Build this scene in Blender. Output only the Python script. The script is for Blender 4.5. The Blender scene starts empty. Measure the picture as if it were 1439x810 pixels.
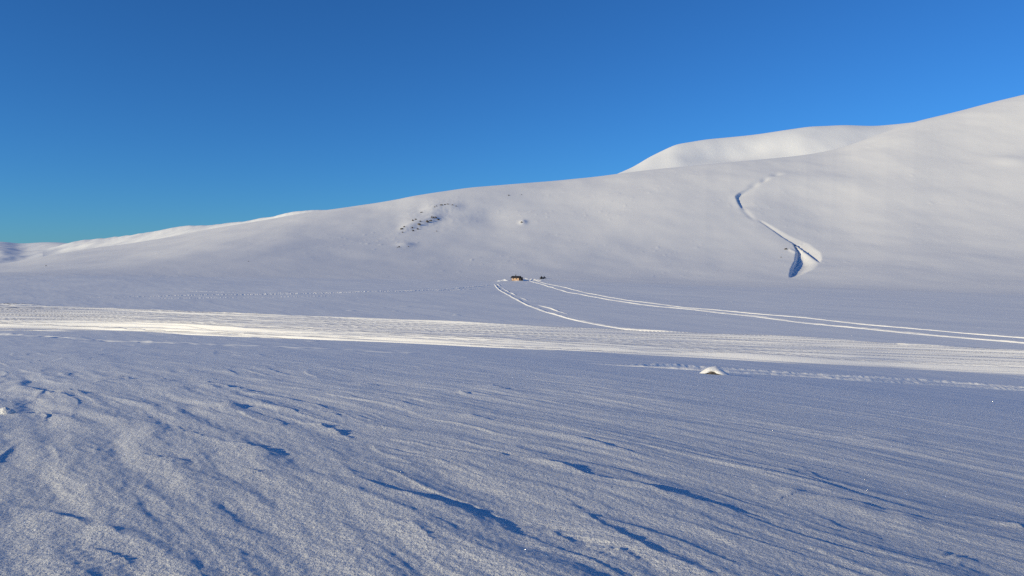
import bpy, bmesh, math, random
import numpy as np
from mathutils import Vector, Matrix, noise as mnoise

random.seed(7)
R = math.radians
C = bpy.context.scene.collection
scene = bpy.context.scene

# ------------------------------------------------------------------ camera
EYE = 1.7
FX = 1040.0                      # focal length in photograph pixels (1439 wide)
PITCH = R(2.2)
cam_d = bpy.data.cameras.new('camera')
cam_d.sensor_width = 36.0
cam_d.lens = 36.0 * FX / 1439.0
cam_d.clip_start = 0.05
cam_d.clip_end = 30000
cam = bpy.data.objects.new('camera', cam_d)
C.objects.link(cam)
cam.location = (0, 0, EYE)
cam.rotation_euler = (R(90) - PITCH, 0, 0)
scene.camera = cam
scene.cycles.use_denoising = False

# ------------------------------------------------------------------ light
SUN_EL, SUN_AZ = R(14.5), R(-120.0)       # azimuth measured from the view direction (+Y), clockwise
TO_SUN = Vector((math.sin(SUN_AZ) * math.cos(SUN_EL), math.cos(SUN_AZ) * math.cos(SUN_EL), math.sin(SUN_EL)))
sun_d = bpy.data.lights.new('sun', 'SUN')
sun_d.energy = 4.1
sun_d.color = (1.0, 0.86, 0.54)
sun_d.angle = R(0.5)
sun = bpy.data.objects.new('sun', sun_d)
C.objects.link(sun)
sun.rotation_euler = (-TO_SUN).to_track_quat('-Z', 'Y').to_euler()

world = bpy.data.worlds.new('World')
scene.world = world
world.use_nodes = True
wn, wl = world.node_tree.nodes, world.node_tree.links
bg = wn['Background']
sky = wn.new('ShaderNodeTexSky')
sky.sky_type = 'NISHITA'
sky.sun_disc = False
sky.sun_elevation = SUN_EL
sky.sun_rotation = SUN_AZ
sky.altitude = 900
sky.air_density = 1.0
sky.dust_density = 0.0
sky.ozone_density = 5.0
tint = wn.new('ShaderNodeMix')               # the clear, deep blue of cold mountain air
tint.data_type = 'RGBA'; tint.blend_type = 'MULTIPLY'
tint.inputs['Factor'].default_value = 1.0
wl.new(sky.outputs[0], tint.inputs['A'])
tint.inputs['B'].default_value = (0.255, 0.56, 0.825, 1)
wl.new(tint.outputs['Result'], bg.inputs['Color'])
bg.inputs['Strength'].default_value = 0.15

vs = scene.view_settings
vs.view_transform = 'Standard'
vs.look = 'None'
vs.exposure = 0.0
vs.gamma = 1.0
vs.use_curve_mapping = False

# ------------------------------------------------------------------ noise (vectorised gradient noise)
def _hash(ix, iy, seed):
    h = (ix.astype(np.int64) * 374761393 + iy.astype(np.int64) * 668265263 + seed * 974634777) & 0x7fffffff
    h = ((h ^ (h >> 13)) * 1274126177) & 0x7fffffff
    return (h ^ (h >> 16)) & 0xffff

def perlin(x, y, seed=0):
    x0 = np.floor(x); y0 = np.floor(y)
    fx = x - x0; fy = y - y0
    ux = fx * fx * fx * (fx * (fx * 6 - 15) + 10)
    uy = fy * fy * fy * (fy * (fy * 6 - 15) + 10)
    def g(dx, dy):
        a = _hash(x0 + dx, y0 + dy, seed) * (2 * np.pi / 65536.0)
        return np.cos(a) * (fx - dx) + np.sin(a) * (fy - dy)
    a = g(0, 0); b = g(1, 0); c = g(0, 1); d = g(1, 1)
    return 1.5 * ((a + ux * (b - a)) * (1 - uy) + (c + ux * (d - c)) * uy)

def sstep(a, b, x):
    t = np.clip((x - a) / (b - a), 0, 1)
    return t * t * (3 - 2 * t)

# ------------------------------------------------------------------ photograph pixel <-> direction
def px_dir(px, py):
    X = (np.asarray(px, float) - 719.5) / FX
    Y = (405.0 - np.asarray(py, float)) / FX
    y = math.cos(PITCH) + Y * math.sin(PITCH)
    z = -math.sin(PITCH) + Y * math.cos(PITCH)
    return np.arctan2(X, y), z / np.hypot(X, y)          # azimuth, tan(elevation)

def to_px(x, y, z):
    dz = z - EYE
    f = y * math.cos(PITCH) - dz * math.sin(PITCH)
    u = y * math.sin(PITCH) + dz * math.cos(PITCH)
    f = np.where(f < 1e-3, 1e-3, f)
    return 719.5 + FX * x / f, 405.0 - FX * u / f

# ------------------------------------------------------------------ terrain: smooth shape
RB = 400.0                       # foot of the hill
crest_px = np.array([(-160, 392), (0, 375), (80, 358), (147, 348), (217, 337), (293, 322), (367, 310), (420, 300), (480, 292.5), (540, 284),
    (600, 273), (660, 264), (720, 259), (780, 254), (840, 248), (870, 244), (927, 237), (1013, 229), (1078, 223), (1130, 218),
    (1177, 209), (1229, 191), (1260, 179), (1286, 171), (1336, 160), (1390, 145), (1439, 133), (1600, 95)], float)
_caz, _ce = px_dir(crest_px[:, 0], crest_px[:, 1])
_rc_px = np.array([(-160, 900), (0, 860), (250, 790), (480, 770), (870, 870), (1130, 930), (1286, 1090), (1439, 1230), (1600, 1300)], float)
_raz, _ = px_dir(_rc_px[:, 0], np.full(len(_rc_px), 365.0))

def smooth_tab(az, xs, ys):
    # interpolation averaged over a small window so the crest carries no corners
    s = 0
    for k in (-2, -1, 0, 1, 2):
        s = s + np.interp(az + k * 0.008, xs, ys)
    return s / 5.0

def smooth_rc(az):
    s = 0
    for k in range(-4, 5):
        s = s + np.interp(az + k * 0.03, _raz, _rc_px[:, 1])
    return s / 9.0

def base(x, y):
    x = np.asarray(x, float); y = np.asarray(y, float)
    r = np.hypot(x, y) + 1e-9
    az = np.arctan2(x, y)
    azd = np.degrees(az)
    front = sstep(120, 50, np.abs(azd))
    s = (0.102 + 0.030 * np.clip(azd / 35.0, -1.3, 1.3)) * front
    xs = 260 * np.tanh(x / 260.0)
    V = -9.8 - 0.022 * xs
    V = V * front + (1 - front) * (-2.0)
    F = -s * r
    k = 1.6
    m = np.maximum(F, V)
    z0 = m + k * np.log(np.exp((F - m) / k) + np.exp((V - m) / k)) - k * np.log(1 + np.exp(np.clip(V / k, -50, 0)))
    # hill, described by how high each distance stands as seen from the valley viewpoint
    E = smooth_tab(az, _caz, _ce)
    rc = smooth_rc(az)
    t = (r - RB) / (rc - RB)
    tt = np.clip(t, 0, 1)
    g = 1 - (1 - tt ** (1.72 - 0.62 * sstep(0, -22, azd))) ** 1.6
    eV = (V - EYE) / r
    e = eV * (1 - g) + E * g
    zh = EYE + e * r
    over = np.clip(t - 1, 0, None)
    zc = EYE + E * rc
    zb = zc + E * 0.6 * (rc - RB) * over - 130.0 * over ** 2
    zb = np.maximum(zb, -60.0)
    zh = np.where(t > 1, zb, zh)
    hillw = sstep(62, 48, np.abs(azd))
    return np.where(r > RB, zh * hillw + (1 - hillw) * np.maximum(V, -14), z0)

def hit(px, py):
    """point of the smooth terrain under a line of sight"""
    az, e = px_dir(px, py)
    rr = np.concatenate([np.linspace(2.5, 60, 2000), np.linspace(60, 1280, 7000)])
    d = base(rr * np.sin(az), rr * np.cos(az)) - (EYE + e * rr)
    i = np.argmax(d > 0)
    if d[i] <= 0:
        i = int(np.argmax(d)); r = rr[i]
    else:
        r = rr[i - 1] + (rr[i] - rr[i - 1]) * (-d[i - 1]) / (d[i] - d[i - 1] + 1e-12) if i > 0 else rr[0]
    return np.array((r * math.sin(az), r * math.cos(az)))

def hits(pts):
    return np.array([hit(*p) for p in pts])

def densify(P, step):
    out = []
    for a, b in zip(P[:-1], P[1:]):
        n = max(2, int(np.linalg.norm(b - a) / step))
        for k in range(n):
            out.append(a + (b - a) * k / n)
    out.append(P[-1])
    return np.array(out)

def spline(P, n):
    """Catmull-Rom through the points, even parameter steps"""
    P = np.asarray(P, float)
    Q = np.vstack([2 * P[0] - P[1], P, 2 * P[-1] - P[-2]])
    seg = len(P) - 1
    out = np.empty((n, 2))
    for i, u in enumerate(np.linspace(0, seg - 1e-9, n)):
        k = int(u); t = u - k
        p0, p1, p2, p3 = Q[k], Q[k + 1], Q[k + 2], Q[k + 3]
        out[i] = 0.5 * ((2 * p1) + (p2 - p0) * t + (2 * p0 - 5 * p1 + 4 * p2 - p3) * t * t + (3 * p1 - p0 - 3 * p2 + p3) * t ** 3)
    return out

# ------------------------------------------------------------------ band of packed tracks (used as a mask too)
band_top = hits([(-430, 413), (-120, 425), (0, 430), (240, 440), (480, 450), (700, 459.5), (1000, 472), (1200, 482), (1439, 497), (1580, 506), (1900, 524)])
band_bot = hits([(-430, 453.5), (-120, 459), (0, 461), (150, 464), (300, 470), (480, 478), (720, 489), (1000, 503), (1150, 512), (1300, 520), (1439, 527), (1580, 534), (1900, 551)])
NB = 1200
band_T = spline(band_top, NB)
band_B = spline(band_bot, NB)
# pair up both edges at the same x-azimuth
def resample_az(P, azs):
    a = np.arctan2(P[:, 0], P[:, 1])
    return np.stack([np.interp(azs, a, P[:, 0]), np.interp(azs, a, P[:, 1])], 1)
_bazs = np.linspace(max(np.arctan2(*band_T[0]), np.arctan2(*band_B[0])), min(np.arctan2(*band_T[-1]), np.arctan2(*band_B[-1])), NB)
band_T = resample_az(band_T, _bazs)
band_B = resample_az(band_B, _bazs)
_brT = np.hypot(band_T[:, 0], band_T[:, 1]); _brB = np.hypot(band_B[:, 0], band_B[:, 1])

def in_band(x, y):
    az = np.arctan2(x, y); r = np.hypot(x, y)
    rT = np.interp(az, _bazs, _brT); rB = np.interp(az, _bazs, _brB)
    m = sstep(rB - 5, rB + 1, r) * (1 - sstep(rT - 1, rT + 6, r))
    return m * ((az > _bazs[0]) & (az < _bazs[-1]))

# ------------------------------------------------------------------ wind-blown snow relief
UD = np.array((-0.60, 0.80))      # ridges run this way (across the sun)
VD = np.array((0.80, 0.60))       # towards the lee

def sastrugi(x, y, r):
    u = x * UD[0] + y * UD[1]
    v = x * VD[0] + y * VD[1]
    azd = np.degrees(np.arctan2(x, y))
    near = sstep(62, 46, np.abs(azd))
    wob = perlin(u / 7.0, v / 5.0, 11)
    vv = v + 0.42 * wob + 0.12 * perlin(u / 1.6, v / 1.3, 12)
    far = sstep(12, 45, r)
    rightcalm = 1 - 0.45 * sstep(2, 22, azd)
    patch = 0.55 + 0.9 * np.clip(0.5 + perlin(x / 6.0, y / 6.0, 31), 0, 1)
    h = 0.032 * perlin(u / 9.0, vv / 1.9, 1) * (1 - 0.35 * far)
    h += 0.030 * perlin(u / 4.8, vv / 0.75, 2) * patch * rightcalm * (1 - 0.75 * far)
    # sharp wind-cut lips: thin crests with a steeper lee side
    q1 = perlin(u / 8.0, vv / 1.25, 13)
    q2 = perlin(u / 4.2, vv / 0.55, 14)
    lips = np.where(q1 > 0, np.exp(-q1 / 0.05), np.exp(q1 / 0.35))
    lips2 = np.where(q2 > 0, np.exp(-q2 / 0.06), np.exp(q2 / 0.35))
    m1 = np.clip(perlin(x / 5.0, y / 5.0, 25) * 1.6 + 0.25, 0, 1); m2 = np.clip(perlin(x / 2.6, y / 2.6, 16) * 1.6 + 0.1, 0, 1)
    h += 0.034 * lips * m1 * (1 - 0.5 * far) + 0.015 * lips2 * m2 * (1 - 0.8 * far)
    n3 = perlin(u / 1.9, vv / 0.30, 3)
    h += 0.015 * n3 * patch * rightcalm * (1 - 0.9 * far)
    h += 0.005 * perlin(u / 0.30, vv / 0.11, 4) * (1 - far)
    h += 0.0024 * perlin(x / 0.065, y / 0.065, 5) * sstep(16, 5, r)
    # small broken slabs further out
    lump = np.clip(perlin(u / 2.2, vv / 0.9, 8) - 0.28, 0, 1)
    h += 0.08 * lump * sstep(9, 18, r) * sstep(75, 30, r) * (0.35 + 0.65 * sstep(5, -25, azd)) * np.clip(perlin(x / 14, y / 14, 9) + 0.25, 0, 1)
    h += 0.06 * perlin(u / 22.0, v / 8.0, 6) * sstep(14, 40, r)
    h += 0.16 * perlin(x / 26.0, y / 19.0, 7) * sstep(60, 110, r)
    h += 0.5 * perlin(x / 90.0, y / 70.0, 17) * sstep(140, 240, r)
    dash = np.clip(perlin(x / 4.5, y / 2.2, 23) - 0.62, 0, 1) * (0.5 + perlin(x / 45, y / 40, 22))
    h += 0.55 * np.clip(dash, 0, 1) * sstep(45, 80, r)
    return h * near

SCARPS = [  # (photo polyline, height, windward length, lee length)
    ([(650, 628), (700, 640), (760, 651), (820, 667), (880, 683), (940, 698), (1010, 716), (1090, 732)], 0.085, 0.9, 0.05),
    ([(1060, 684), (1120, 693), (1190, 709), (1250, 722), (1330, 738)], 0.075, 0.8, 0.05),
    ([(1400, 728), (1439, 744), (1480, 756)], 0.08, 0.8, 0.05),
    ([(447, 593), (462, 601), (475, 608), (496, 616)], 0.12, 0.7, 0.08),
    ([(520, 596), (560, 603), (590, 608)], 0.06, 0.7, 0.05),
    ([(440, 577), (470, 582), (485, 586)], 0.06, 0.7, 0.05),
    ([(285, 536), (300, 541), (325, 546), (372, 553)], 0.14, 1.2, 0.08),
    ([(95, 549), (125, 556)], 0.13, 1.0, 0.08),
    ([(30, 545), (60, 553), (100, 559)], 0.10, 1.0, 0.08),
    ([(155, 531), (190, 534)], 0.14, 1.0, 0.08),
    ([(205, 533), (250, 537)], 0.12, 1.0, 0.08),
    ([(25, 507), (75, 510)], 0.13, 1.2, 0.08),
    ([(100, 498), (160, 500)], 0.12, 1.2, 0.08),
    ([(30, 577), (60, 583), (80, 581)], 0.10, 0.5, 0.08),
    ([(315, 569), (340, 574)], 0.12, 0.7, 0.06),
    ([(190, 635), (230, 645), (285, 655)], 0.035, 0.5, 0.04),
    ([(230, 595), (270, 608), (310, 622)], 0.05, 0.5, 0.06),
    ([(315, 622), (345, 628), (400, 643)], 0.08, 0.6, 0.10),
    ([(0, 700), (60, 718), (110, 740), (180, 762)], 0.075, 0.45, 0.10),
    ([(120, 765), (160, 785), (185, 800)], 0.06, 0.35, 0.07),
    ([(500, 682), (560, 694), (640, 712), (700, 738), (740, 752)], 0.06, 0.45, 0.07),
    ([(555, 732), (600, 748), (640, 782)], 0.06, 0.35, 0.09),
    ([(720, 735), (770, 750), (800, 766)], 0.055, 0.4, 0.06),
    ([(790, 708), (840, 735), (880, 757), (940, 785), (1000, 812)], 0.06, 0.45, 0.06),
    ([(815, 763), (870, 775), (920, 800)], 0.05, 0.35, 0.06),
    ([(1110, 713), (1180, 740), (1250, 762)], 0.03, 0.6, 0.06),
    ([(1290, 765), (1340, 780), (1400, 797)], 0.035, 0.5, 0.05),
    ([(330, 662), (385, 672)], 0.05, 0.4, 0.06),
    ([(1050, 634), (1080, 643), (1120, 655), (1180, 686)], 0.02, 0.6, 0.04),
    ([(1180, 612), (1250, 625), (1340, 645)], 0.04, 1.0, 0.3),
    ([(650, 585), (700, 590)], 0.03, 0.8, 0.08),
    ([(560, 555), (640, 571), (760, 600)], 0.03, 1.2, 0.3),
    ([(690, 541), (700, 546), (712, 548)], 0.12, 0.4, 0.12),
    ([(650, 551), (664, 554)], 0.10, 0.6, 0.10),
    ([(865, 595), (900, 602)], 0.03, 0.8, 0.08),
    ([(820, 622), (850, 628)], 0.03, 0.6, 0.06),
]
scarp_ground = [(densify(hits(p), 0.25), a, w1, w2) for p, a, w1, w2 in SCARPS]
FOOT = densify(hits([(-60, 465), (0, 470), (60, 473), (120, 477), (200, 481), (290, 484), (370, 487), (440, 490), (560, 496)]), 1.0)

def poly_dist(P, x, y):
    """signed distance (positive on the lee side), position along (0..1)"""
    best = np.full(x.shape, 1e9); sd = np.zeros(x.shape); sp = np.zeros(x.shape)
    n = len(P) - 1
    for i in range(n):
        a, b = P[i], P[i + 1]
        d = b - a; L2 = d @ d
        t = np.clip(((x - a[0]) * d[0] + (y - a[1]) * d[1]) / L2, 0, 1)
        dx = x - (a[0] + t * d[0]); dy = y - (a[1] + t * d[1])
        q = dx * dx + dy * dy
        m = q < best
        lee = dx * VD[0] + dy * VD[1]
        best = np.where(m, q, best)
        sd = np.where(m, np.sign(lee) * np.sqrt(q), sd)
        sp = np.where(m, (i + t) / n, sp)
    return sd, sp

def scarps(x, y):
    h = np.zeros(x.shape)
    wx = x + 0.10 * perlin(x / 0.7, y / 0.7, 41) + 0.03 * perlin(x / 0.2, y / 0.2, 42)
    wy = y + 0.10 * perlin(x / 0.7, y / 0.7, 43) + 0.03 * perlin(x / 0.2, y / 0.2, 44)
    for P, A, w1, w2 in scarp_ground:
        lo = P.min(0) - 3.0; hi = P.max(0) + 3.0
        m = (x > lo[0]) & (x < hi[0]) & (y > lo[1]) & (y < hi[1])
        if not m.any():
            continue
        xs, ys = wx[m], wy[m]
        sd, sp = poly_dist(P, xs, ys)
        tap = np.clip(np.sin(np.pi * np.clip(sp, 0, 1)), 0, 1) ** 0.8
        tap = tap * (0.7 + 0.6 * perlin(sp * 9.0, sp * 0 + A * 100, 45))
        end = np.clip(1.0 - (np.abs(sd) / 3.0), 0, 1)
        prof = np.where(sd < 0, np.exp(np.minimum(sd, 0) / w1), np.exp(-np.maximum(sd, 0) / w2))
        h[m] += 0.68 * A * tap * prof * end
    # old line of footprints / sled trench in front of the packed band
    lo = FOOT.min(0) - 3; hi = FOOT.max(0) + 3
    m = (x > lo[0]) & (x < hi[0]) & (y > lo[1]) & (y < hi[1])
    if m.any():
        sd, sp = poly_dist(FOOT, x[m], y[m])
        L = sp * len(FOOT)
        mod = np.clip(0.35 + 1.2 * perlin(L / 1.7, sd / 1.2, 51) + 0.8 * perlin(L / 9.0, sp * 0, 52), 0, 1.3) * (1 - 0.75 * sp)
        jit = sd + 0.5 * perlin(L / 5.0, sp * 0 + 3, 53)
        h[m] += -0.42 * mod * np.exp(-(jit / 0.55) ** 2) + 0.12 * mod * np.exp(-((jit - 1.3) / 0.5) ** 2)
    return h

# ------------------------------------------------------------------ hill relief, in metres, laid out over the slope
def tab(y, ks, vs_):
    return np.interp(y, ks, vs_)

def hill_relief(x, y, z):
    r = np.hypot(x, y)
    px, py = to_px(x, y, z)
    inhill = sstep(RB + 5, RB + 60, r)
    D = 2.6 * perlin(x / 160, y / 200, 61) + 1.0 * perlin(x / 60, y / 75, 62) + 0.24 * perlin(x / 22, y / 28, 63) + 0.05 * perlin(x / 9, y / 14, 66)
    # small wind lips lying across the slope
    lip = np.clip(perlin(x / 5.0, r / 5.5, 64) - 0.48, 0, 1) * np.clip(perlin(x / 70, y / 60, 65) + 0.15, 0, 1)
    D = D + 1.1 * lip
    D = D * sstep(RB, RB + 110, r)
    # rocky knoll and the hollow beside it
    def ledge(cx, cy, slope, half, fall, rise, back):
        qq = py - (cy + slope * (px - cx))
        win = np.exp(-((px - cx) / half) ** 4)
        return rise * win * np.where(qq < 0, np.exp(np.minimum(qq, 0) / back), 1 - sstep(0, fall, qq))
    rag = 1.2 * perlin(px / 4.0, py / 3.0, 68)
    kn = ledge(592, 311 + 0 * px, -0.28, 27, 9.0 + 0.6 * rag, 2.4, 11.0) + ledge(622, 291.5 + rag * 0.3, -0.10, 26, 10.0, 2.2, 6.0)
    kn += 1.1 * np.exp(-(((px - 570) / 11) ** 2 + ((py - 344) / 3.0) ** 2))
    kn += -1.7 * np.exp(-(((px - 690) / 26) ** 2 + ((py - 303) / 13) ** 2))
    kn += 1.4 * np.exp(-(((px - 735) / 5) ** 2 + ((py - 312) / 3) ** 2))
    kn += 0.18 * perlin(x / 5.0, r / 7.0, 67) * np.exp(-(((px - 605) / 45) ** 2 + ((py - 306) / 18) ** 2))
    D = D + kn
    # upper scarp of the stream gully
    ks = np.array([262, 268, 272, 277, 285, 292, 297]); xs = np.array([1056, 1048, 1039, 1033.5, 1036, 1040, 1046])
    xl = tab(py, ks, xs)
    st = sstep(264, 275, py) * sstep(298, 288, py)
    q = px - xl
    D += -1.9 * st * np.where(q > 0, sstep(0, 3.0, q) * np.exp(-np.maximum(q - 3, 0) / 16.0), 0)
    D += -0.55 * sstep(290, 296, py) * sstep(314, 304, py) * np.exp(-((px - 1043 - 1.05 * (py - 294)) / 4.0) ** 2)
    D += 0.5 * st * np.exp(-(np.minimum(q, 0) / 7.0) ** 2) * (q <= 0)
    for cx, cy, a, w, hh in ((1060, 262, -1.1, 6, 5), (1074, 256, -1.3, 5, 3), (1091, 248, -1.2, 7, 2.5)):
        D += a * np.exp(-(((px - cx + 0.9 * (py - cy)) / w) ** 2 + ((py - cy) / hh) ** 2))
    # the long channel running down to the bowl
    ky = np.array([308, 312, 320, 331, 341])
    xd = tab(py, ky, np.array([1060, 1067, 1080, 1096, 1114]))
    wb = tab(py, ky, np.array([1.5, 3.0, 6.0, 11.0, 19.0]))
    q = px - xd
    on = sstep(308, 314, py) * (py <= 341.5)
    dep = tab(py, ky, np.array([0.4, 1.0, 1.3, 1.6, 2.1]))
    prof = np.where(q < 0, 0, np.where(q < 1.8, -sstep(0, 1.8, q), -(1 - np.clip((q - 1.8) / wb, 0, 1))))
    D += on * dep * prof
    # the bowl: left bank, floor, fan, rib, right channel, right bank
    on2 = (py > 341.5) & (py < 392)
    fade = sstep(393, 384, py)
    xL = tab(py, [341.5, 351.6, 356, 366, 378, 390.5], [1114.5, 1119, 1118, 1117, 1111, 1108])
    xR = tab(py, [341.5, 352.5, 359, 366, 368.5, 374, 381, 386, 392], [1115.5, 1128, 1137, 1145.5, 1150, 1150, 1143, 1130, 1112])
    xU = tab(py, [341.5, 345, 350, 355, 363, 368, 370], [1136, 1140, 1146, 1153, 1155, 1153, 1151])
    xC = tab(py, [341.5, 350, 357, 366, 369], [1117, 1131, 1141, 1150.5, 1152])
    d2 = tab(py, [341.5, 348, 360, 375, 388, 392], [1.6, 2.0, 2.6, 2.4, 1.2, 0.0])
    d1 = tab(py, [341.5, 350, 360, 367, 370], [2.0, 2.2, 2.0, 1.0, 0.0])
    d1 = d1 * 1.45
    wl_ = np.maximum((xR - xL), 1.0)
    s_ = (px - xL) / wl_
    wall = np.clip(3.0 / wl_, 0.05, 0.6)
    bowl = np.where(s_ < wall, -sstep(0, 1, s_ / wall), -(1 - sstep(0.38, 1.04, s_) * 0.96 - 0.04 * np.clip((s_ - wall) / (1 - wall), 0, 1)))
    bowl = np.where((s_ > 0) & (s_ < 1), bowl * d2 * 1.35, 0)
    bowl += np.where((s_ > 0) & (s_ < 1), 0.7 * np.exp(-((px - xL - 6 + 0.25 * (py - 366)) / 1.6) ** 2) * sstep(346, 352, py) * sstep(382, 372, py), 0)
    chan = np.where((px >= xR) & (px < xC), -d1 * sstep(0, 1, (px - xR) / np.maximum(xC - xR, 0.5)), 0)
    chan = np.where((px >= xC) & (px < xU), -d1 * (1 - np.clip((px - xC) / np.maximum(xU - xC, 0.5), 0, 1)), chan)
    D += np.where(on2, bowl * fade + chan, 0)
    # little rib left of the bowl
    D += 0.7 * np.exp(-((py - (351 + 0.45 * (px - 1110))) / 1.6) ** 2) * sstep(1107, 1112, px) * sstep(1121, 1117, px)
    # broad shelf and hollows on the right-hand slope
    D += 2.6 * np.exp(-(((px - 1125) / 95) ** 2 + ((py - 256 - 0.06 * (px - 1120)) / 14) ** 2))
    D += 2.0 * np.exp(-(((px - 1420) / 30) ** 2 + ((py - 227) / 8) ** 2))
    return D * inhill

def ground_height(x, y):
    z = base(x, y)
    r = np.hypot(x, y)
    b = in_band(x, y)
    azd = np.degrees(np.arctan2(x, y))
    side = sstep(60, 46, np.abs(azd))
    relief = sastrugi(x, y, r) * (1 - 0.85 * sstep(RB, RB + 80, r)) + scarps(x, y) * (r < 260)
    z2 = z + relief * (1 - b)
    rc = smooth_rc(np.arctan2(x, y))
    return z2 + np.where(r > RB, hill_relief(x, y, z) * side * (1 - 0.8 * sstep(0.93, 1.0, (r - RB) / (rc - RB))), 0)

# ------------------------------------------------------------------ materials
def snow_material(name, grain=1.0, tint=(0.88, 0.89, 0.90), fine=70.0, mid=20.0, dist=0.026, sparkle=0, crust=None, mid_k=1.2):
    m = bpy.data.materials.new(name)
    m.use_nodes = True
    n, l = m.node_tree.nodes, m.node_tree.links
    b = n['Principled BSDF']
    b.inputs['Base Color'].default_value = (*tint, 1)
    b.inputs['Roughness'].default_value = 0.75
    b.inputs['Specular IOR Level'].default_value = 0.18
    tc = n.new('ShaderNodeTexCoord')
    def nz(scale, detail, rough=0.6):
        t = n.new('ShaderNodeTexNoise')
        t.inputs['Scale'].default_value = scale
        t.inputs['Detail'].default_value = detail
        t.inputs['Roughness'].default_value = rough
        l.new(tc.outputs['Object'], t.inputs['Vector'])
        return t
    a = nz(fine, 3.0, 0.7)
    c = nz(mid, 4.0, 0.6)
    b1 = n.new('ShaderNodeBump'); b1.inputs['Strength'].default_value = 1.0
    b1.inputs['Distance'].default_value = dist * grain
    l.new(a.outputs[0], b1.inputs['Height'])
    b2 = n.new('ShaderNodeBump'); b2.inputs['Strength'].default_value = 1.0
    b2.inputs['Distance'].default_value = dist * mid_k * grain
    l.new(c.outputs[0], b2.inputs['Height'])
    l.new(b1.outputs[0], b2.inputs['Normal'])
    if crust:
        # coarse frost crystals on the knoll, finer wind-pressed snow out on the flat
        ln = n.new('ShaderNodeVectorMath'); ln.operation = 'LENGTH'
        l.new(tc.outputs['Object'], ln.inputs[0])
        mr = n.new('ShaderNodeMapRange')
        mr.inputs['From Min'].default_value = crust[0]; mr.inputs['From Max'].default_value = crust[1]
        mr.inputs['To Min'].default_value = 1.0; mr.inputs['To Max'].default_value = crust[2]
        l.new(ln.outputs['Value'], mr.inputs['Value'])
        l.new(mr.outputs[0], b1.inputs['Strength']); l.new(mr.outputs[0], b2.inputs['Strength'])
    l.new(b2.outputs[0], b.inputs['Normal'])
    if sparkle:
        # scattered ice facets that mirror the sun
        vo = n.new('ShaderNodeTexVoronoi'); vo.inputs['Scale'].default_value = sparkle
        l.new(tc.outputs['Object'], vo.inputs['Vector'])
        sub = n.new('ShaderNodeVectorMath'); sub.operation = 'SUBTRACT'
        l.new(vo.outputs['Color'], sub.inputs[0]); sub.inputs[1].default_value = (0.5, 0.5, 0.2)
        nm = n.new('ShaderNodeVectorMath'); nm.operation = 'NORMALIZE'
        l.new(sub.outputs[0], nm.inputs[0])
        gl = n.new('ShaderNodeBsdfGlossy'); gl.inputs['Roughness'].default_value = 0.22
        l.new(nm.outputs[0], gl.inputs['Normal'])
        sep = n.new('ShaderNodeSeparateColor'); l.new(vo.outputs['Color'], sep.inputs[0])
        near_ = n.new('ShaderNodeMath'); near_.operation = 'LESS_THAN'; near_.inputs[1].default_value = 0.15
        l.new(vo.outputs['Distance'], near_.inputs[0])
        pick = n.new('ShaderNodeMath'); pick.operation = 'GREATER_THAN'; pick.inputs[1].default_value = 0.99
        wn_ = n.new('ShaderNodeTexWhiteNoise'); l.new(vo.outputs['Position'], wn_.inputs['Vector'])
        l.new(wn_.outputs['Value'], pick.inputs[0])
        both = n.new('ShaderNodeMath'); both.operation = 'MULTIPLY'
        l.new(near_.outputs[0], both.inputs[0]); l.new(pick.outputs[0], both.inputs[1])
        mx = n.new('ShaderNodeMixShader')
        l.new(both.outputs[0], mx.inputs[0]); l.new(b.outputs[0], mx.inputs[1]); l.new(gl.outputs[0], mx.inputs[2])
        l.new(mx.outputs[0], n['Material Output'].inputs['Surface'])
    return m

M_ground = snow_material('wind_packed_snow', 1.0, sparkle=70.0, crust=(9.0, 60.0, 0.2), fine=70.0, mid=24.0, dist=0.014, mid_k=2.5)
M_hill = snow_material('hill_snow', 1.0, tint=(0.87, 0.87, 0.87), fine=6.0, mid=1.1, dist=0.025)
M_track = snow_material('packed_track_snow', 1.0, tint=(0.95, 0.94, 0.92), fine=20.0, mid=7.0, dist=0.018)
M_far = snow_material('far_snow', 1.0, fine=0.25, mid=0.05, dist=0.2)

def plain(name, col, rough=0.8, metal=0.0, var=0.0, scale=3.0):
    m = bpy.data.materials.new(name)
    m.use_nodes = True
    n, l = m.node_tree.nodes, m.node_tree.links
    b = n['Principled BSDF']
    b.inputs['Roughness'].default_value = rough
    b.inputs['Metallic'].default_value = metal
    if var > 0:
        tc = n.new('ShaderNodeTexCoord')
        t = n.new('ShaderNodeTexNoise'); t.inputs['Scale'].default_value = scale; t.inputs['Detail'].default_value = 6
        l.new(tc.outputs['Object'], t.inputs['Vector'])
        r = n.new('ShaderNodeValToRGB')
        r.color_ramp.elements[0].position = 0.3; r.color_ramp.elements[1].position = 0.7
        r.color_ramp.elements[0].color = (*[c * (1 - var) for c in col], 1)
        r.color_ramp.elements[1].color = (*[min(1, c * (1 + var)) for c in col], 1)
        l.new(t.outputs[0], r.inputs[0]); l.new(r.outputs[0], b.inputs['Base Color'])
    else:
        b.inputs['Base Color'].default_value = (*col, 1)
    return m

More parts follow.
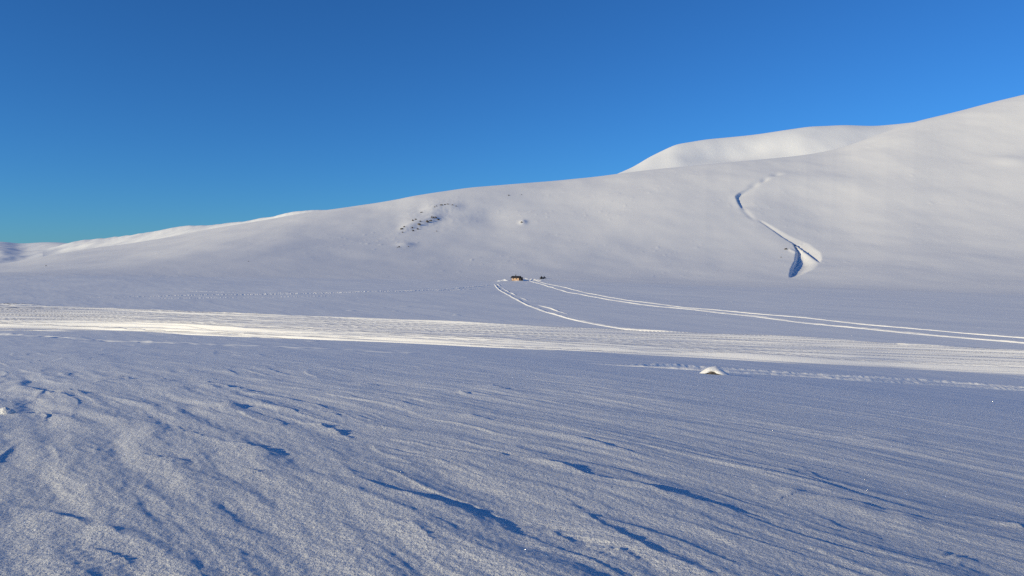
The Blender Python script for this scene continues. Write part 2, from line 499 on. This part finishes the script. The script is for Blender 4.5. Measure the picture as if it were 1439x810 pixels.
# ------------------------------------------------------------------ mesh helpers
def mesh_np(name, verts, quads, mat, parent=None, smooth=True):
    me = bpy.data.meshes.new(name)
    nv, nq = len(verts), len(quads)
    me.vertices.add(nv)
    me.vertices.foreach_set('co', np.ascontiguousarray(verts, np.float32).ravel())
    me.loops.add(nq * 4)
    me.loops.foreach_set('vertex_index', np.ascontiguousarray(quads, np.int32).ravel())
    me.polygons.add(nq)
    me.polygons.foreach_set('loop_start', np.arange(0, nq * 4, 4, dtype=np.int32))
    me.polygons.foreach_set('use_smooth', np.full(nq, smooth, bool))
    me.update(calc_edges=True)
    me.validate()
    me.materials.append(mat)
    o = bpy.data.objects.new(name, me)
    C.objects.link(o)
    o.parent = parent
    return o

def grid_quads(nr, nc, wrap=False):
    i = np.arange(nr - 1)[:, None] * nc
    j = np.arange(nc if wrap else nc - 1)[None, :]
    j2 = (j + 1) % nc
    return np.stack([i + j, i + j2, i + nc + j2, i + nc + j], -1).reshape(-1, 4)

def structure(o):
    o['kind'] = 'structure'
    return o

# ------------------------------------------------------------------ ground and hill
azf = np.radians(np.linspace(-40, 40, 1060))
side_l = np.radians(np.concatenate([np.arange(-180, -60, 5.0), np.linspace(-60, -40, 60)[:-1]]))
side_r = np.radians(np.concatenate([np.linspace(40, 60, 60)[1:], np.arange(62, 180, 5.0)]))
AZ = np.concatenate([side_l, azf, side_r])
rs = [0.15, 0.5, 1.0, 1.6]
r = 2.2
while r < RB:
    rs.append(r)
    r += max(0.013, min(r * r / 1500.0, 0.0042 * r))
rs.append(RB)
rs = np.array(rs)
rh = [RB]
r = RB
while r < 1560:
    r += 2.3 if r < 1240 else 30.0
    rh.append(r)
rh = np.array(rh)

def polar(name, rr, az, mat, wrap):
    Rg, Ag = np.meshgrid(rr, az, indexing='ij')
    X = (Rg * np.sin(Ag)).ravel(); Y = (Rg * np.cos(Ag)).ravel()
    Z = ground_height(X, Y)
    return mesh_np(name, np.stack([X, Y, Z], 1), grid_quads(len(rr), len(az), wrap), mat)

structure(polar('ground', rs, AZ, M_ground, True))
structure(polar('hill', rh, AZ[(AZ > R(-59)) & (AZ < R(59))], M_hill, False))
# level country behind and beyond, out to the horizon
outer = []
for i, (rad, zz) in enumerate([(1480, -65), (3000, -80), (9000, -120)]):
    for k in range(72):
        a = 2 * math.pi * k / 72
        outer.append((rad * math.sin(a), rad * math.cos(a), zz))
structure(mesh_np('plain', np.array(outer), grid_quads(3, 72, True), M_far))

def ground_z(x, y):
    return float(ground_height(np.array([x]), np.array([y]))[0])

# ------------------------------------------------------------------ far hills (own distance, own size)
def ridge(name, tabl, e0, seed, amp, mat, extra=None, nr=150, step=0.0014, rough=0.0):
    """tabl: photo x, photo y of its crest, distance of its foot, distance of its crest"""
    T = np.array(tabl, float)
    a, e = px_dir(T[:, 0], T[:, 1])
    az = np.arange(a[0], a[-1], step)
    E = np.interp(az, a, e)
    def sm(v, n):
        return np.convolve(np.pad(v, n, mode='edge'), np.ones(2 * n + 1) / (2 * n + 1), 'valid')
    E = sm(sm(E, 5), 4)
    jag = perlin(az * 45.0, az * 0 + seed, seed + 5) + 0.5 * perlin(az * 150.0, az * 0 + seed, seed + 6)
    r0 = sm(sm(np.interp(az, a, T[:, 2]), 20), 12); r1 = sm(sm(np.interp(az, a, T[:, 3]), 20), 12)
    t = np.concatenate([np.linspace(0, 1, nr), np.linspace(1, 1.8, 24)[1:]])[:, None]
    rr = r0 + (r1 - r0) * t
    tt = np.clip(t, 0, 1)
    g = 1 - (1 - tt ** 1.3) ** 1.7
    ez = e0 * (1 - g) + E * g
    z = EYE + ez * rr
    zc = EYE + E * r1
    z = np.where(t > 1, zc - 0.35 * (r1 - r0) * (t - 1) ** 1.5 + E * 0.4 * (r1 - r0) * (t - 1), z)
    X = rr * np.sin(az); Y = rr * np.cos(az)
    D = amp * (perlin(X / 300, Y / 300, seed) + 0.6 * perlin(X / 110, Y / 110, seed + 1) + 0.15 * perlin(X / 40, Y / 40, seed + 2))
    z = z + rough * rr * jag * sstep(0.7, 1.0, t) + rough * 1.2 * rr * perlin(X / 45, Y / 45, seed + 7) * sstep(0.3, 0.8, t)
    z = z + D * np.clip(1.1 - tt ** 4, 0.12, 1)
    if extra is not None:
        px, py = to_px(X, Y, z)
        z = z + extra(px, py, X, Y)
    V = np.stack([X.ravel(), Y.ravel(), z.ravel()], 1)
    return structure(mesh_np(name, V, grid_quads(len(t), len(az)), mat))

def dome_extra(px, py, X, Y):
    return -11.0 * np.exp(-(((px - 1030) / 50) ** 2 + ((py - 214 + 0.08 * (px - 1030)) / 12) ** 2))
ridge('rounded_hill', [(830, 268, 1180, 1300), (862, 247, 1180, 1320), (890, 235, 1180, 1350), (912, 221, 1180, 1400), (949, 203, 1190, 1420), (992, 196, 1200, 1470),
    (1065, 188.5, 1210, 1510), (1138, 178, 1240, 1560), (1185, 176, 1260, 1600), (1228, 177.5, 1290, 1640), (1260, 174.5, 1310, 1660), (1290, 171, 1330, 1680), (1340, 168, 1350, 1700)],
    0.04, 71, 7.0, M_far, dome_extra)
ridge('far_ridge', [(60, 352, 1700, 2750), (100, 341, 1600, 2650), (140, 336, 1500, 2550), (175, 331, 1400, 2300), (207, 327, 1350, 2175), (240, 320.5, 1300, 2050), (262, 317.5, 1250, 2000), (300, 317, 1200, 1875),
    (333, 313, 1150, 1675), (380, 304.5, 1100, 1550), (402, 299, 1080, 1485), (425, 296, 1060, 1450), (450, 295, 1050, 1425), (480, 293.5, 1050, 1425), (510, 292, 1050, 1425)],
    -0.02, 81, 12.0, M_far, rough=0.0005)
ridge('mountain', [(-220, 338, 3800, 6200), (-120, 334, 3800, 6200), (-40, 341, 3800, 6200), (0, 339.5, 3800, 6200), (12, 340, 3800, 6200), (25, 343, 3800, 6200), (45, 341.5, 3800, 6200), (70, 340.5, 3800, 6000),
    (95, 342, 3600, 5600), (130, 343, 3500, 5400), (170, 350, 3500, 5400)],
    -0.028, 91, 8.0, M_far)

# ------------------------------------------------------------------ packed tracks
def band_mesh():
    nc = 560
    w = np.linspace(-0.12, 1.12, nc)
    P = band_B[:, None, :] * (1 - w[None, :, None]) + band_T[:, None, :] * w[None, :, None]
    X, Y = P[..., 0], P[..., 1]
    s = np.concatenate([[0], np.cumsum(np.hypot(*np.diff(0.5 * (band_T + band_B), axis=0).T))])[:, None] + 0 * X
    width = np.hypot(*(band_T - band_B).T)[:, None]
    c = w[None, :] * width
    cw = c + 0.8 * perlin(s / 60, c / 20, 101)
    ph = cw / 1.6 + 0.9 * perlin(s / 55, cw / 3.0, 102) + 0.35 * perlin(s / 24, cw / 1.1, 103)
    fr = ph - np.floor(ph)
    tooth = np.where(fr < 0.84, fr / 0.84, (1 - fr) / 0.16)      # ruts: a long rise, then a short drop
    inner = (sstep(0.0, 0.3, w) * sstep(1.0, 0.75, w))[None, :]
    h = 0.06 + 0.64 * tooth * (0.95 + (0.6 - 0.48 * inner) * perlin(s / 45, np.floor(ph) * 0.77, 107)) + 0.02 * perlin(s / 18, cw / 0.4, 104)
    h += 0.015 * perlin(s / 3.0, cw / 1.2, 105)
    edge = sstep(-0.12, 0.10, w) * sstep(1.12, 0.90, w)
    cut = (1 - edge[None, :]) * (1.0 + 0.0 * s) - 0.55 * np.clip(perlin(s / 70, cw / 1.1, 106) - 0.05, 0, 1) * (edge[None, :] < 1)
    Z = base(X, Y) + h - cut
    return mesh_np('packed_track', np.stack([X, Y, Z], -1).reshape(-1, 3), grid_quads(NB, nc)[:, ::-1], M_track)
structure(band_mesh())

def trail(name, pts, width, height, n, seed, start_fade=0.0, end_fade=0.0, density=0.5, churn=0.0, tread=0.0, lift=0.0):
    P = spline(hits(pts), n)
    d = np.gradient(P, axis=0)
    d /= np.linalg.norm(d, axis=1)[:, None] + 1e-9
    N = np.stack([-d[:, 1], d[:, 0]], 1)
    w = np.linspace(-1, 1, 25)
    s = np.concatenate([[0], np.cumsum(np.hypot(*np.diff(P, axis=0).T))])
    wid = width if np.isscalar(width) else np.interp(np.linspace(0, 1, n), np.linspace(0, 1, len(width)), width)
    wid = np.broadcast_to(wid, (n,))
    X = P[:, None, 0] + N[:, None, 0] * w[None] * 0.5 * wid[:, None]
    Y = P[:, None, 1] + N[:, None, 1] * w[None] * 0.5 * wid[:, None]
    S = s[:, None] + 0 * X; W = w[None] * 0.5 * wid[:, None] + 0 * X
    prof = np.clip(1 - np.abs(w) ** 3, 0, 1)[None]
    h = height * prof * (0.85 + 0.3 * perlin(S / 12, W / 0.7 + seed, seed) + 0.25 * perlin(S / 3.0, W / 0.5, seed + 1))
    u = np.linspace(0, 1, n)[:, None]
    h = h * (1 + churn * perlin(S / 0.5, W / 0.45, seed + 3))
    if tread:
        fr = (S / 0.8 + 1.6 * perlin(S / 2.2, W / 0.5, seed + 4)) % 1.0      # washboard left by the drive belt
        h = h + tread * prof * np.where(fr < 0.85, 1 - fr / 0.85, (fr - 0.85) / 0.15)
    k = np.ones_like(u)
    if start_fade: k = k * sstep(0, start_fade, u)
    if end_fade: k = k * sstep(1, 1 - end_fade, u)
    brk = np.clip(perlin(S / 25, 0 * S + seed, seed + 2) + density, 0, 1)
    Z = ground_height(X.ravel(), Y.ravel()).reshape(X.shape) + h * k * np.clip(brk * 2.5, 0, 1) - 0.10 * (1 - prof) + lift * sstep(0.72, 0.92, u)
    o = mesh_np(name, np.stack([X, Y, Z], -1).reshape(-1, 3), grid_quads(n, len(w))[:, ::-1], M_track)
    return structure(o)

trail('snowmobile_trail', [(738, 391.5), (756, 395.5), (771, 400), (821, 410), (872, 420), (953, 430), (1074, 442), (1176, 452), (1277, 462), (1439, 475), (1560, 484)], (0.8, 1.2, 1.4, 1.2, 0.8), 0.20, 900, 111, 0, 0, 1.0, 0.12)
trail('snowmobile_trail', [(740, 392.5), (758, 399), (775, 404.5), (811, 412.5), (872, 423.5), (973, 435), (1074, 447.5), (1176, 459), (1277, 469), (1353, 475.5), (1439, 483), (1560, 494)], (0.8, 1.5, 1.9, 1.6, 1.0), 0.22, 900, 121, 0, 0, 1.1, 0.12)
trail('snowmobile_trail', [(695, 400), (700, 406), (712, 414), (730, 423), (755, 434), (785, 444), (830, 455), (880, 463.5), (930, 469), (1000, 474)], (0.9, 1.1, 1.3, 1.1), 0.20, 600, 131, 0, 0.04, 1.1, 0.12, 0.0, 0.36)
trail('snowmobile_trail', [(699, 400), (706, 405), (720, 413), (742, 423), (775, 434), (808, 446), (830, 455)], 0.9, 0.20, 300, 141, 0, 0.2, 0.2)
trail('snowmobile_trail', [(700, 400.5), (660, 404.5), (600, 409), (520, 412), (420, 414), (300, 415.5), (160, 417.5), (60, 418)], (1.4, 2.4, 3.0, 2.8), 0.11, 3200, 151, 0, 0.35, 0.9, 1.7, 0.0)
trail('snowmobile_trail', [(690, 404), (640, 408.5), (560, 411.5), (440, 413), (330, 412), (230, 409), (120, 410)], 1.6, 0.09, 2800, 161, 0.1, 0.4, 0.4, 1.7, 0.0)
trail('snowmobile_trail', [(560, 415), (420, 418.5), (260, 419.5), (100, 421)], 1.6, 0.08, 2600, 171, 0.2, 0.4, 0.3, 1.7, 0.0)
trail('snowmobile_trail', [(800, 508), (860, 513), (930, 517.5), (1000, 522), (1100, 528), (1200, 535), (1300, 541), (1439, 549), (1560, 556)], (0.7, 0.9, 1.1, 1.3), 0.17, 1000, 181, 0.45, 0, 1.2, 0.3)
trail('snowmobile_trail', [(840, 512), (930, 515), (1010, 519), (1110, 525), (1220, 532), (1330, 538), (1439, 545), (1560, 551)], (0.4, 0.6, 0.8, 0.9), 0.15, 1000, 191, 0.15, 0, 0.75, 0.5)

# ------------------------------------------------------------------ small builders
def link(name, bm, mat, parent=None, smooth=False, loc=None):
    me = bpy.data.meshes.new(name)
    bmesh.ops.recalc_face_normals(bm, faces=bm.faces)
    bm.to_mesh(me); bm.free()
    if smooth:
        me.polygons.foreach_set('use_smooth', [True] * len(me.polygons))
    me.materials.append(mat)
    o = bpy.data.objects.new(name, me)
    C.objects.link(o)
    o.parent = parent
    if loc is not None: o.location = loc
    return o

def box(bm, x0, x1, y0, y1, z0, z1):
    vs_ = [bm.verts.new(p) for p in ((x0, y0, z0), (x1, y0, z0), (x1, y1, z0), (x0, y1, z0), (x0, y0, z1), (x1, y0, z1), (x1, y1, z1), (x0, y1, z1))]
    for f in ((0, 3, 2, 1), (4, 5, 6, 7), (0, 1, 5, 4), (1, 2, 6, 5), (2, 3, 7, 6), (3, 0, 4, 7)):
        bm.faces.new([vs_[i] for i in f])

def prism(bm, prof, x0, x1, axis='x'):
    """closed outline (a, z) swept from x0 to x1"""
    f = (lambda t, a, z: (t, a, z)) if axis == 'x' else (lambda t, a, z: (a, t, z))
    A = [bm.verts.new(f(x0, a, z)) for a, z in prof]
    B = [bm.verts.new(f(x1, a, z)) for a, z in prof]
    n = len(prof)
    bm.faces.new(A[::-1]); bm.faces.new(B)
    for i in range(n):
        j = (i + 1) % n
        bm.faces.new((A[i], A[j], B[j], B[i]))

def bar(bm, a, b, w, segs=6):
    a, b = Vector(a), Vector(b)
    d = (b - a).normalized()
    u = d.orthogonal().normalized(); v = d.cross(u)
    A, B = [], []
    for k in range(segs):
        t = 2 * math.pi * k / segs
        o = (u * math.cos(t) + v * math.sin(t)) * w
        A.append(bm.verts.new(a + o)); B.append(bm.verts.new(b + o))
    bm.faces.new(A[::-1]); bm.faces.new(B)
    for i in range(segs):
        j = (i + 1) % segs
        bm.faces.new((A[i], A[j], B[j], B[i]))

def thing(name, label, cat, loc, rotz=0.0, group=None):
    o = bpy.data.objects.new(name, None)
    o.empty_display_size = 0.3
    C.objects.link(o)
    o.location = loc; o.rotation_euler = (0, 0, rotz)
    o['label'] = label; o['category'] = cat
    if group: o['group'] = group
    return o

def tag(o, label, cat, group=None):
    o['label'] = label; o['category'] = cat
    if group: o['group'] = group
    return o

# ------------------------------------------------------------------ the hut
M_wood = plain('honey_timber', (0.60, 0.39, 0.25), 0.75, var=0.22, scale=1.5)
M_tar = plain('tarred_roof', (0.018, 0.018, 0.022), 0.8, var=0.3)
M_dark = plain('dark_timber', (0.05, 0.035, 0.028), 0.8, var=0.3)
M_glass = plain('window_glass', (0.02, 0.02, 0.025), 0.1)
M_trim = plain('pale_trim', (0.6, 0.52, 0.45), 0.7)
M_iron = plain('sooty_pipe', (0.02, 0.02, 0.022), 0.6)

hp = hit(726.0, 394.6)
hz = ground_z(*hp)
hut = thing('timber_hut', 'small honey coloured timber hut with dark roof and chimney at the foot of the slope', 'hut', (hp[0], hp[1], hz - 0.25), R(-24))
hut.scale = (0.88, 0.88, 0.88)
W2, D2 = 2.35, 1.9           # half length, half depth
bm = bmesh.new()
prism(bm, [(-D2, 0.45), (-D2, 2.1), (0, 3.0), (D2, 2.1), (D2, 0.45)], -W2, W2)
wall = link('wall', bm, M_wood, hut)
# horizontal cladding boards, proud of the wall
bm = bmesh.new()
for k in range(9):
    z = 0.55 + k * 0.17
    box(bm, -W2 - 0.012, W2 + 0.012, -D2 - 0.02, -D2 - 0.003, z, z + 0.15)
link('cladding', bm, M_wood, hut)
bm = bmesh.new()
box(bm, -W2 - 0.6, W2 + 0.05, -D2 - 0.06, D2 + 0.05, 0.0, 0.44)
link('plinth', bm, M_dark, hut)
bm = bmesh.new()
for sgn in (-1, 1):
    prism(bm, [(0.0, 3.04), (sgn * (D2 + 0.45), 1.98), (sgn * (D2 + 0.45), 2.14), (0.0, 3.24)], -W2 - 0.85, W2 + 0.4)
roof = link('roof', bm, M_tar, hut)
bm = bmesh.new()
box(bm, -0.75, -0.4, -0.2, 0.2, 2.8, 4.0)
ch = link('chimney', bm, M_iron, roof)
bm = bmesh.new()
box(bm, -0.82, -0.33, -0.27, 0.27, 4.003, 4.1)
link('chimney_cap', bm, M_iron, roof)
for wx in (-1.35, 0.75):
    bm = bmesh.new()
    for (x0, x1, z0, z1) in ((wx - 0.42, wx + 0.42, 1.78, 1.86), (wx - 0.42, wx + 0.42, 1.12, 1.2), (wx - 0.42, wx - 0.34, 1.203, 1.777), (wx + 0.34, wx + 0.42, 1.203, 1.777)):
        box(bm, x0, x1, -D2 - 0.06, -D2 - 0.023, z0, z1)
    f = link('window', bm, M_trim, hut)
    bm = bmesh.new()
    box(bm, wx - 0.338, wx + 0.338, -D2 - 0.045, -D2 - 0.024, 1.203, 1.777)
    link('pane', bm, M_glass, f)
# porch posts and lean-to with its flue on the east end
bm = bmesh.new()
box(bm, -W2 - 0.72, -W2 - 0.6, -D2 - 0.3, -D2 - 0.18, 0.44, 2.0)
link('porch_post', bm, M_dark, hut)
bm = bmesh.new()
prism(bm, [(-1.4, 0.1), (-1.4, 1.9), (1.6, 2.25), (1.6, 0.1)], W2 + 0.055, W2 + 1.25)
lean = link('lean_to', bm, M_dark, hut)
bm = bmesh.new()
bar(bm, (W2 + 0.6, -0.9, 1.7), (W2 + 0.6, -0.9, 3.35), 0.16, 8)
link('flue', bm, M_iron, lean)
bm = bmesh.new()
prism(bm, [(-1.55, 1.92), (-1.55, 2.0), (1.75, 2.39), (1.75, 2.31)], W2 + 0.06, W2 + 1.4)
link('lean_to_roof', bm, M_tar, lean)
# snow banks drifted around the hut: part of the ground, in their own mesh
def drift(pts, width, height, seed, n=160):
    P = spline(pts, n)
    d = np.gradient(P, axis=0); d /= np.linalg.norm(d, axis=1)[:, None]
    N = np.stack([-d[:, 1], d[:, 0]], 1)
    w = np.linspace(-1, 1, 33)
    X = P[:, None, 0] + N[:, None, 0] * w[None] * width * 0.5
    Y = P[:, None, 1] + N[:, None, 1] * w[None] * width * 0.5
    u = np.linspace(0, 1, n)[:, None]
    prof = np.clip(1 - w ** 2, 0, 1)[None] ** 1.2
    h = height * np.sin(np.pi * u) ** 0.6 * prof * (0.85 + 0.4 * perlin(X / 1.5, Y / 1.5, seed)) - 0.12
    Z = ground_height(X.ravel(), Y.ravel()).reshape(X.shape) + h
    return structure(mesh_np('snow_drift', np.stack([X, Y, Z], -1).reshape(-1, 3), grid_quads(n, len(w))[:, ::-1], M_track))
hx, hy = hp
drift([(hx + 2.0, hy + 5.0), (hx + 5.0, hy + 6.2), (hx + 10.0, hy + 6.5), (hx + 15, hy + 4.5)], 3.2, 1.1, 201)
drift([(hx - 2.6, hy - 3.2), (hx, hy - 4.2), (hx + 3.0, hy - 3.8), (hx + 5.5, hy - 1.5)], 1.8, 0.45, 202)
drift([(hx - 9.0, hy - 2.0), (hx - 6.5, hy - 1.6), (hx - 4.0, hy - 2.4)], 2.4, 0.9, 203)
drift([(hx - 12.0, hy - 9), (hx - 10, hy - 8.5), (hx - 8, hy - 9)], 2.0, 0.6, 204)

# ------------------------------------------------------------------ two snowmobiles beside the hut
M_cowl = plain('black_cowling', (0.02, 0.022, 0.03), 0.35)
M_rub = plain('black_rubber', (0.015, 0.015, 0.016), 0.8)
M_screen = plain('smoked_windscreen', (0.03, 0.035, 0.05), 0.15)
M_steel = plain('grey_steel', (0.25, 0.26, 0.28), 0.4, 0.8)
def snowmobile(loc, rot, label):
    t = thing('snowmobile', label, 'snowmobile', loc, rot, 'snowmobiles parked by the hut')
    bm = bmesh.new()
    # side profile, nose towards +x
    prism(bm, [(-0.35, 0.45), (0.3, 0.42), (1.15, 0.5), (1.35, 0.62), (1.1, 0.85), (0.55, 1.02), (0.1, 0.88), (-0.35, 0.8)], -0.42, 0.42, 'y')
    link('cowling', bm, M_cowl, t)
    bm = bmesh.new()
    prism(bm, [(-1.5, 0.62), (-0.36, 0.62), (-0.36, 0.86), (-0.6, 0.92), (-1.2, 0.9), (-1.5, 0.8)], -0.26, 0.26, 'y')
    link('seat', bm, M_rub, t)
    bm = bmesh.new()
    prism(bm, [(-1.6, 0.2), (-1.45, 0.03), (0.1, 0.03), (0.35, 0.25), (0.2, 0.45), (-1.5, 0.45)], -0.24, 0.24, 'y')
    link('track', bm, M_rub, t)
    bm = bmesh.new()
    prism(bm, [(0.50, 1.0), (0.56, 1.02), (0.20, 1.52), (0.14, 1.5)], -0.36, 0.36, 'y')
    link('windscreen', bm, M_screen, t)
    bm = bmesh.new()
    bar(bm, (0.12, -0.4, 1.14), (0.12, 0.4, 1.14), 0.025)
    bar(bm, (0.3, 0, 0.9), (0.12, 0, 1.14), 0.03)
    link('handlebar', bm, M_steel, t)
    for s in (-1, 1):
        bm = bmesh.new()
        prism(bm, [(0.35, 0.02), (1.35, 0.02), (1.6, 0.2), (1.56, 0.24), (1.32, 0.07), (0.35, 0.07)], s * 0.5 - 0.07, s * 0.5 + 0.07, 'y')
        sk = link('ski', bm, M_cowl, t)
        bm = bmesh.new()
        bar(bm, (0.85, s * 0.5, 0.06), (0.8, s * 0.4, 0.55), 0.03)
        link('strut', bm, M_steel, sk)
    return t
for (px_, py_, rot, lab) in ((760.6, 392.6, R(62), 'dark snowmobile nearer the hut, left one of the two parked on the snow'),
                             (764.2, 392.6, R(38), 'dark snowmobile farther from the hut, right one of the two parked on the snow')):
    p = hit(px_, py_)
    snowmobile((p[0], p[1], ground_z(*p) + 0.02), rot, lab)

# ------------------------------------------------------------------ rocks
M_rock = plain('lichened_rock', (0.10, 0.085, 0.072), 0.9, var=0.45, scale=1.2)
def rock_bm(sx, sy, sz, seed, sub=3, rough=0.45):
    bm = bmesh.new()
    bmesh.ops.create_icosphere(bm, subdivisions=sub, radius=1.0)
    for v in bm.verts:
        d = v.co.normalized()
        n1 = mnoise.noise(d * 1.3 + Vector((seed * 3.1, 0, 0)))
        n2 = mnoise.noise(d * 3.1 + Vector((0, seed * 5.7, 0)))
        q = 1 + rough * n1 + rough * 0.5 * n2
        # flat facets
        for k in range(5):
            rnd = random.Random(seed * 17 + k)
            ax = Vector((rnd.uniform(-1, 1), rnd.uniform(-1, 1), rnd.uniform(-0.4, 1))).normalized()
            dd = d.dot(ax) * q
            if dd > 0.72: q *= 0.72 / dd
        v.co = Vector((d.x * q * sx, d.y * q * sy, d.z * q * sz))
    return bm

# (photo x, y, half width px, half height px, label)
RK = [
 (564.5, 321.0, 2.2, 0.9, 'dark rock at the low left end of the outcrop line'),
 (568.0, 319.0, 1.6, 0.8, 'thin rock just right of the left end of the outcrop'),
 (565.5, 325.0, 1.0, 0.8, 'small rock lying below the left end of the outcrop'),
 (580.5, 312.0, 1.2, 1.2, 'upright rock on the upper left of the outcrop'),
 (584.0, 310.0, 1.6, 0.9, 'slanting rock topping the left half of the outcrop'),
 (579.3, 319.3, 1.4, 1.1, 'rock midway along the snow face, left of the brown block'),
 (580.8, 322.2, 1.2, 1.2, 'rock at the foot of the snow face, under its neighbour'),
 (589.2, 315.5, 2.0, 1.7, 'tall brown block in the middle of the outcrop'),
 (587.2, 320.0, 1.4, 1.0, 'low rock at the foot of the tall brown block'),
 (590.3, 313.0, 1.2, 0.9, 'small rock perched above the tall brown block'),
 (600.5, 312.0, 2.2, 1.6, 'largest rounded brown rock, alone on the white face'),
 (605.0, 310.8, 2.0, 0.7, 'flat rock trailing right of the largest rounded rock'),
 (606.8, 307.5, 1.0, 1.6, 'upright rock above the flat trailing rock'),
 (609.6, 307.2, 1.0, 1.5, 'upright blue grey rock near the right end of the outcrop'),
 (612.6, 306.7, 1.5, 1.0, 'slanting rock second from the right end of the outcrop'),
 (615.8, 308.2, 1.8, 0.9, 'low rock at the far right end of the outcrop'),
 (592.5, 299.0, 1.8, 0.6, 'thin rock at the left end of the upper rock line'),
 (610.5, 294.0, 0.9, 0.6, 'small rock left of the gap in the upper rock line'),
 (613.2, 293.0, 0.9, 0.7, 'small rock right beside another one in the upper line'),
 (620.0, 291.2, 2.0, 0.8, 'biggest dark rock of the upper rock line'),
 (625.3, 290.2, 1.2, 0.8, 'rock right of the biggest one on the upper line'),
 (629.5, 289.4, 1.8, 0.5, 'thin rock at the highest point of the upper line'),
 (635.6, 290.4, 1.2, 0.6, 'small rock second from the right on the upper line'),
 (640.6, 291.2, 1.2, 0.5, 'small faint rock at the right end of the upper line'),
 (561.0, 347.8, 1.4, 0.9, 'dark rock under the small snow lip below the outcrop'),
 (558.2, 348.5, 0.6, 0.5, 'tiny rock left of the dark one under the snow lip'),
 (574.0, 347.4, 0.8, 0.6, 'small rock at the right end of the snow lip'),
 (613.4, 322.6, 0.9, 0.5, 'lone small rock below the right of the outcrop'),
 (733.2, 313.2, 1.3, 0.9, 'lone snow flecked rock on the slope above the hut'),
 (714.8, 274.6, 1.3, 0.6, 'lone rock high on the slope near the skyline'),
 (1105.0, 349.4, 1.9, 0.9, 'dark rock on the left rim of the snow gully'),
 (1097.5, 360.5, 0.9, 0.5, 'tiny rock downhill of the gully rim rock'),
 (733.0, 272.8, 0.7, 0.4, 'tiny rock on the slope just under the skyline'),
 (349.0, 368.0, 0.6, 0.4, 'tiny dark stone on the smooth left slope'),
 (64.5, 372.0, 0.8, 0.5, 'tiny stone on the rim of the far left slope'),
]
for i, (px_, py_, wx, wy, lab) in enumerate(RK):
    p = hit(px_, py_ + wy * 0.4)
    dist = math.hypot(*p)
    k = dist / FX
    bm = rock_bm(wx * k * 1.15, wx * k * 0.9, wy * k * 1.6, i + 3, 3, 0.6)
    o = link('rock', bm, M_rock, None, False, (p[0], p[1], ground_z(*p) + wy * k * 0.15))
    o.rotation_euler = (random.uniform(-0.25, 0.25), random.uniform(-0.35, 0.35), random.uniform(-0.4, 0.4))
    tag(o, lab, 'rock', 'rocks showing through the snow on the hill')

# snow-capped boulder in front of the packed band
bp = hit(1003, 526.5)
bz = ground_z(*bp)
k = math.hypot(*bp) / FX
bo = thing('boulder', 'snow capped boulder with a bare brown strip, alone in front of the packed track', 'boulder', (bp[0], bp[1], bz))
bm = rock_bm(11.5 * k, 11.5 * k, 6.2 * k, 77, 4, 0.22)
for v in bm.verts:
    v.co.x -= 5 * k
link('stone', bm, M_rock, bo, False)
# snow cap: a heaped sheet with a ragged lower lip, thicker on top and trailing to the right
nu, nv = 90, 30
cap = []
for i in range(nv + 1):
    t = i / nv
    for j in range(nu):
        a = 2 * math.pi * j / nu
        ca, sa = math.cos(a), math.sin(a)
        rx = 20 * k if ca < 0 else 25 * k
        ry = 14 * k
        rr = t
        hgt = 11.6 * k * (1 - t ** 1.7) ** 1.0 * (1 + 0.10 * mnoise.noise(Vector((ca * t * 2.2, sa * t * 2.2, 3))))
        if ca > 0: hgt *= 1 - 0.12 * ca * t
        x = rx * rr * ca - 1.0 * k; y = ry * rr * sa
        z = hgt - 0.06
        # the lip is cut back over the bare strip facing the camera, left of the middle
        if sa < 0:
            gap = math.exp(-((x / k + 4.5) / 8.0) ** 2) * max(0, -sa)
            if t > 0.62:
                f = (t - 0.62) / 0.38
                y += gap * f * 8.5 * k
                z = max(z, 0) + gap * f * 3.4 * k
        cap.append((x, y, z))
cap = np.array(cap)
cap[:, 2] += ground_height(cap[:, 0] + bp[0], cap[:, 1] + bp[1]) - bz
q = grid_quads(nv + 1, nu, True)
mesh_np('snow_cap', cap, q, M_track, bo)

# small snow clod in the left foreground
cp = hit(8, 582)
k2 = math.hypot(*cp) / FX
bm = rock_bm(12 * k2, 9 * k2, 6.5 * k2, 41, 3, 0.35)
o = link('snow_clod', bm, M_ground, None, True, (cp[0], cp[1], ground_z(*cp) + 1.0 * k2))
tag(o, 'pale lump of snow at the left edge throwing a long blue shadow', 'snow lump')
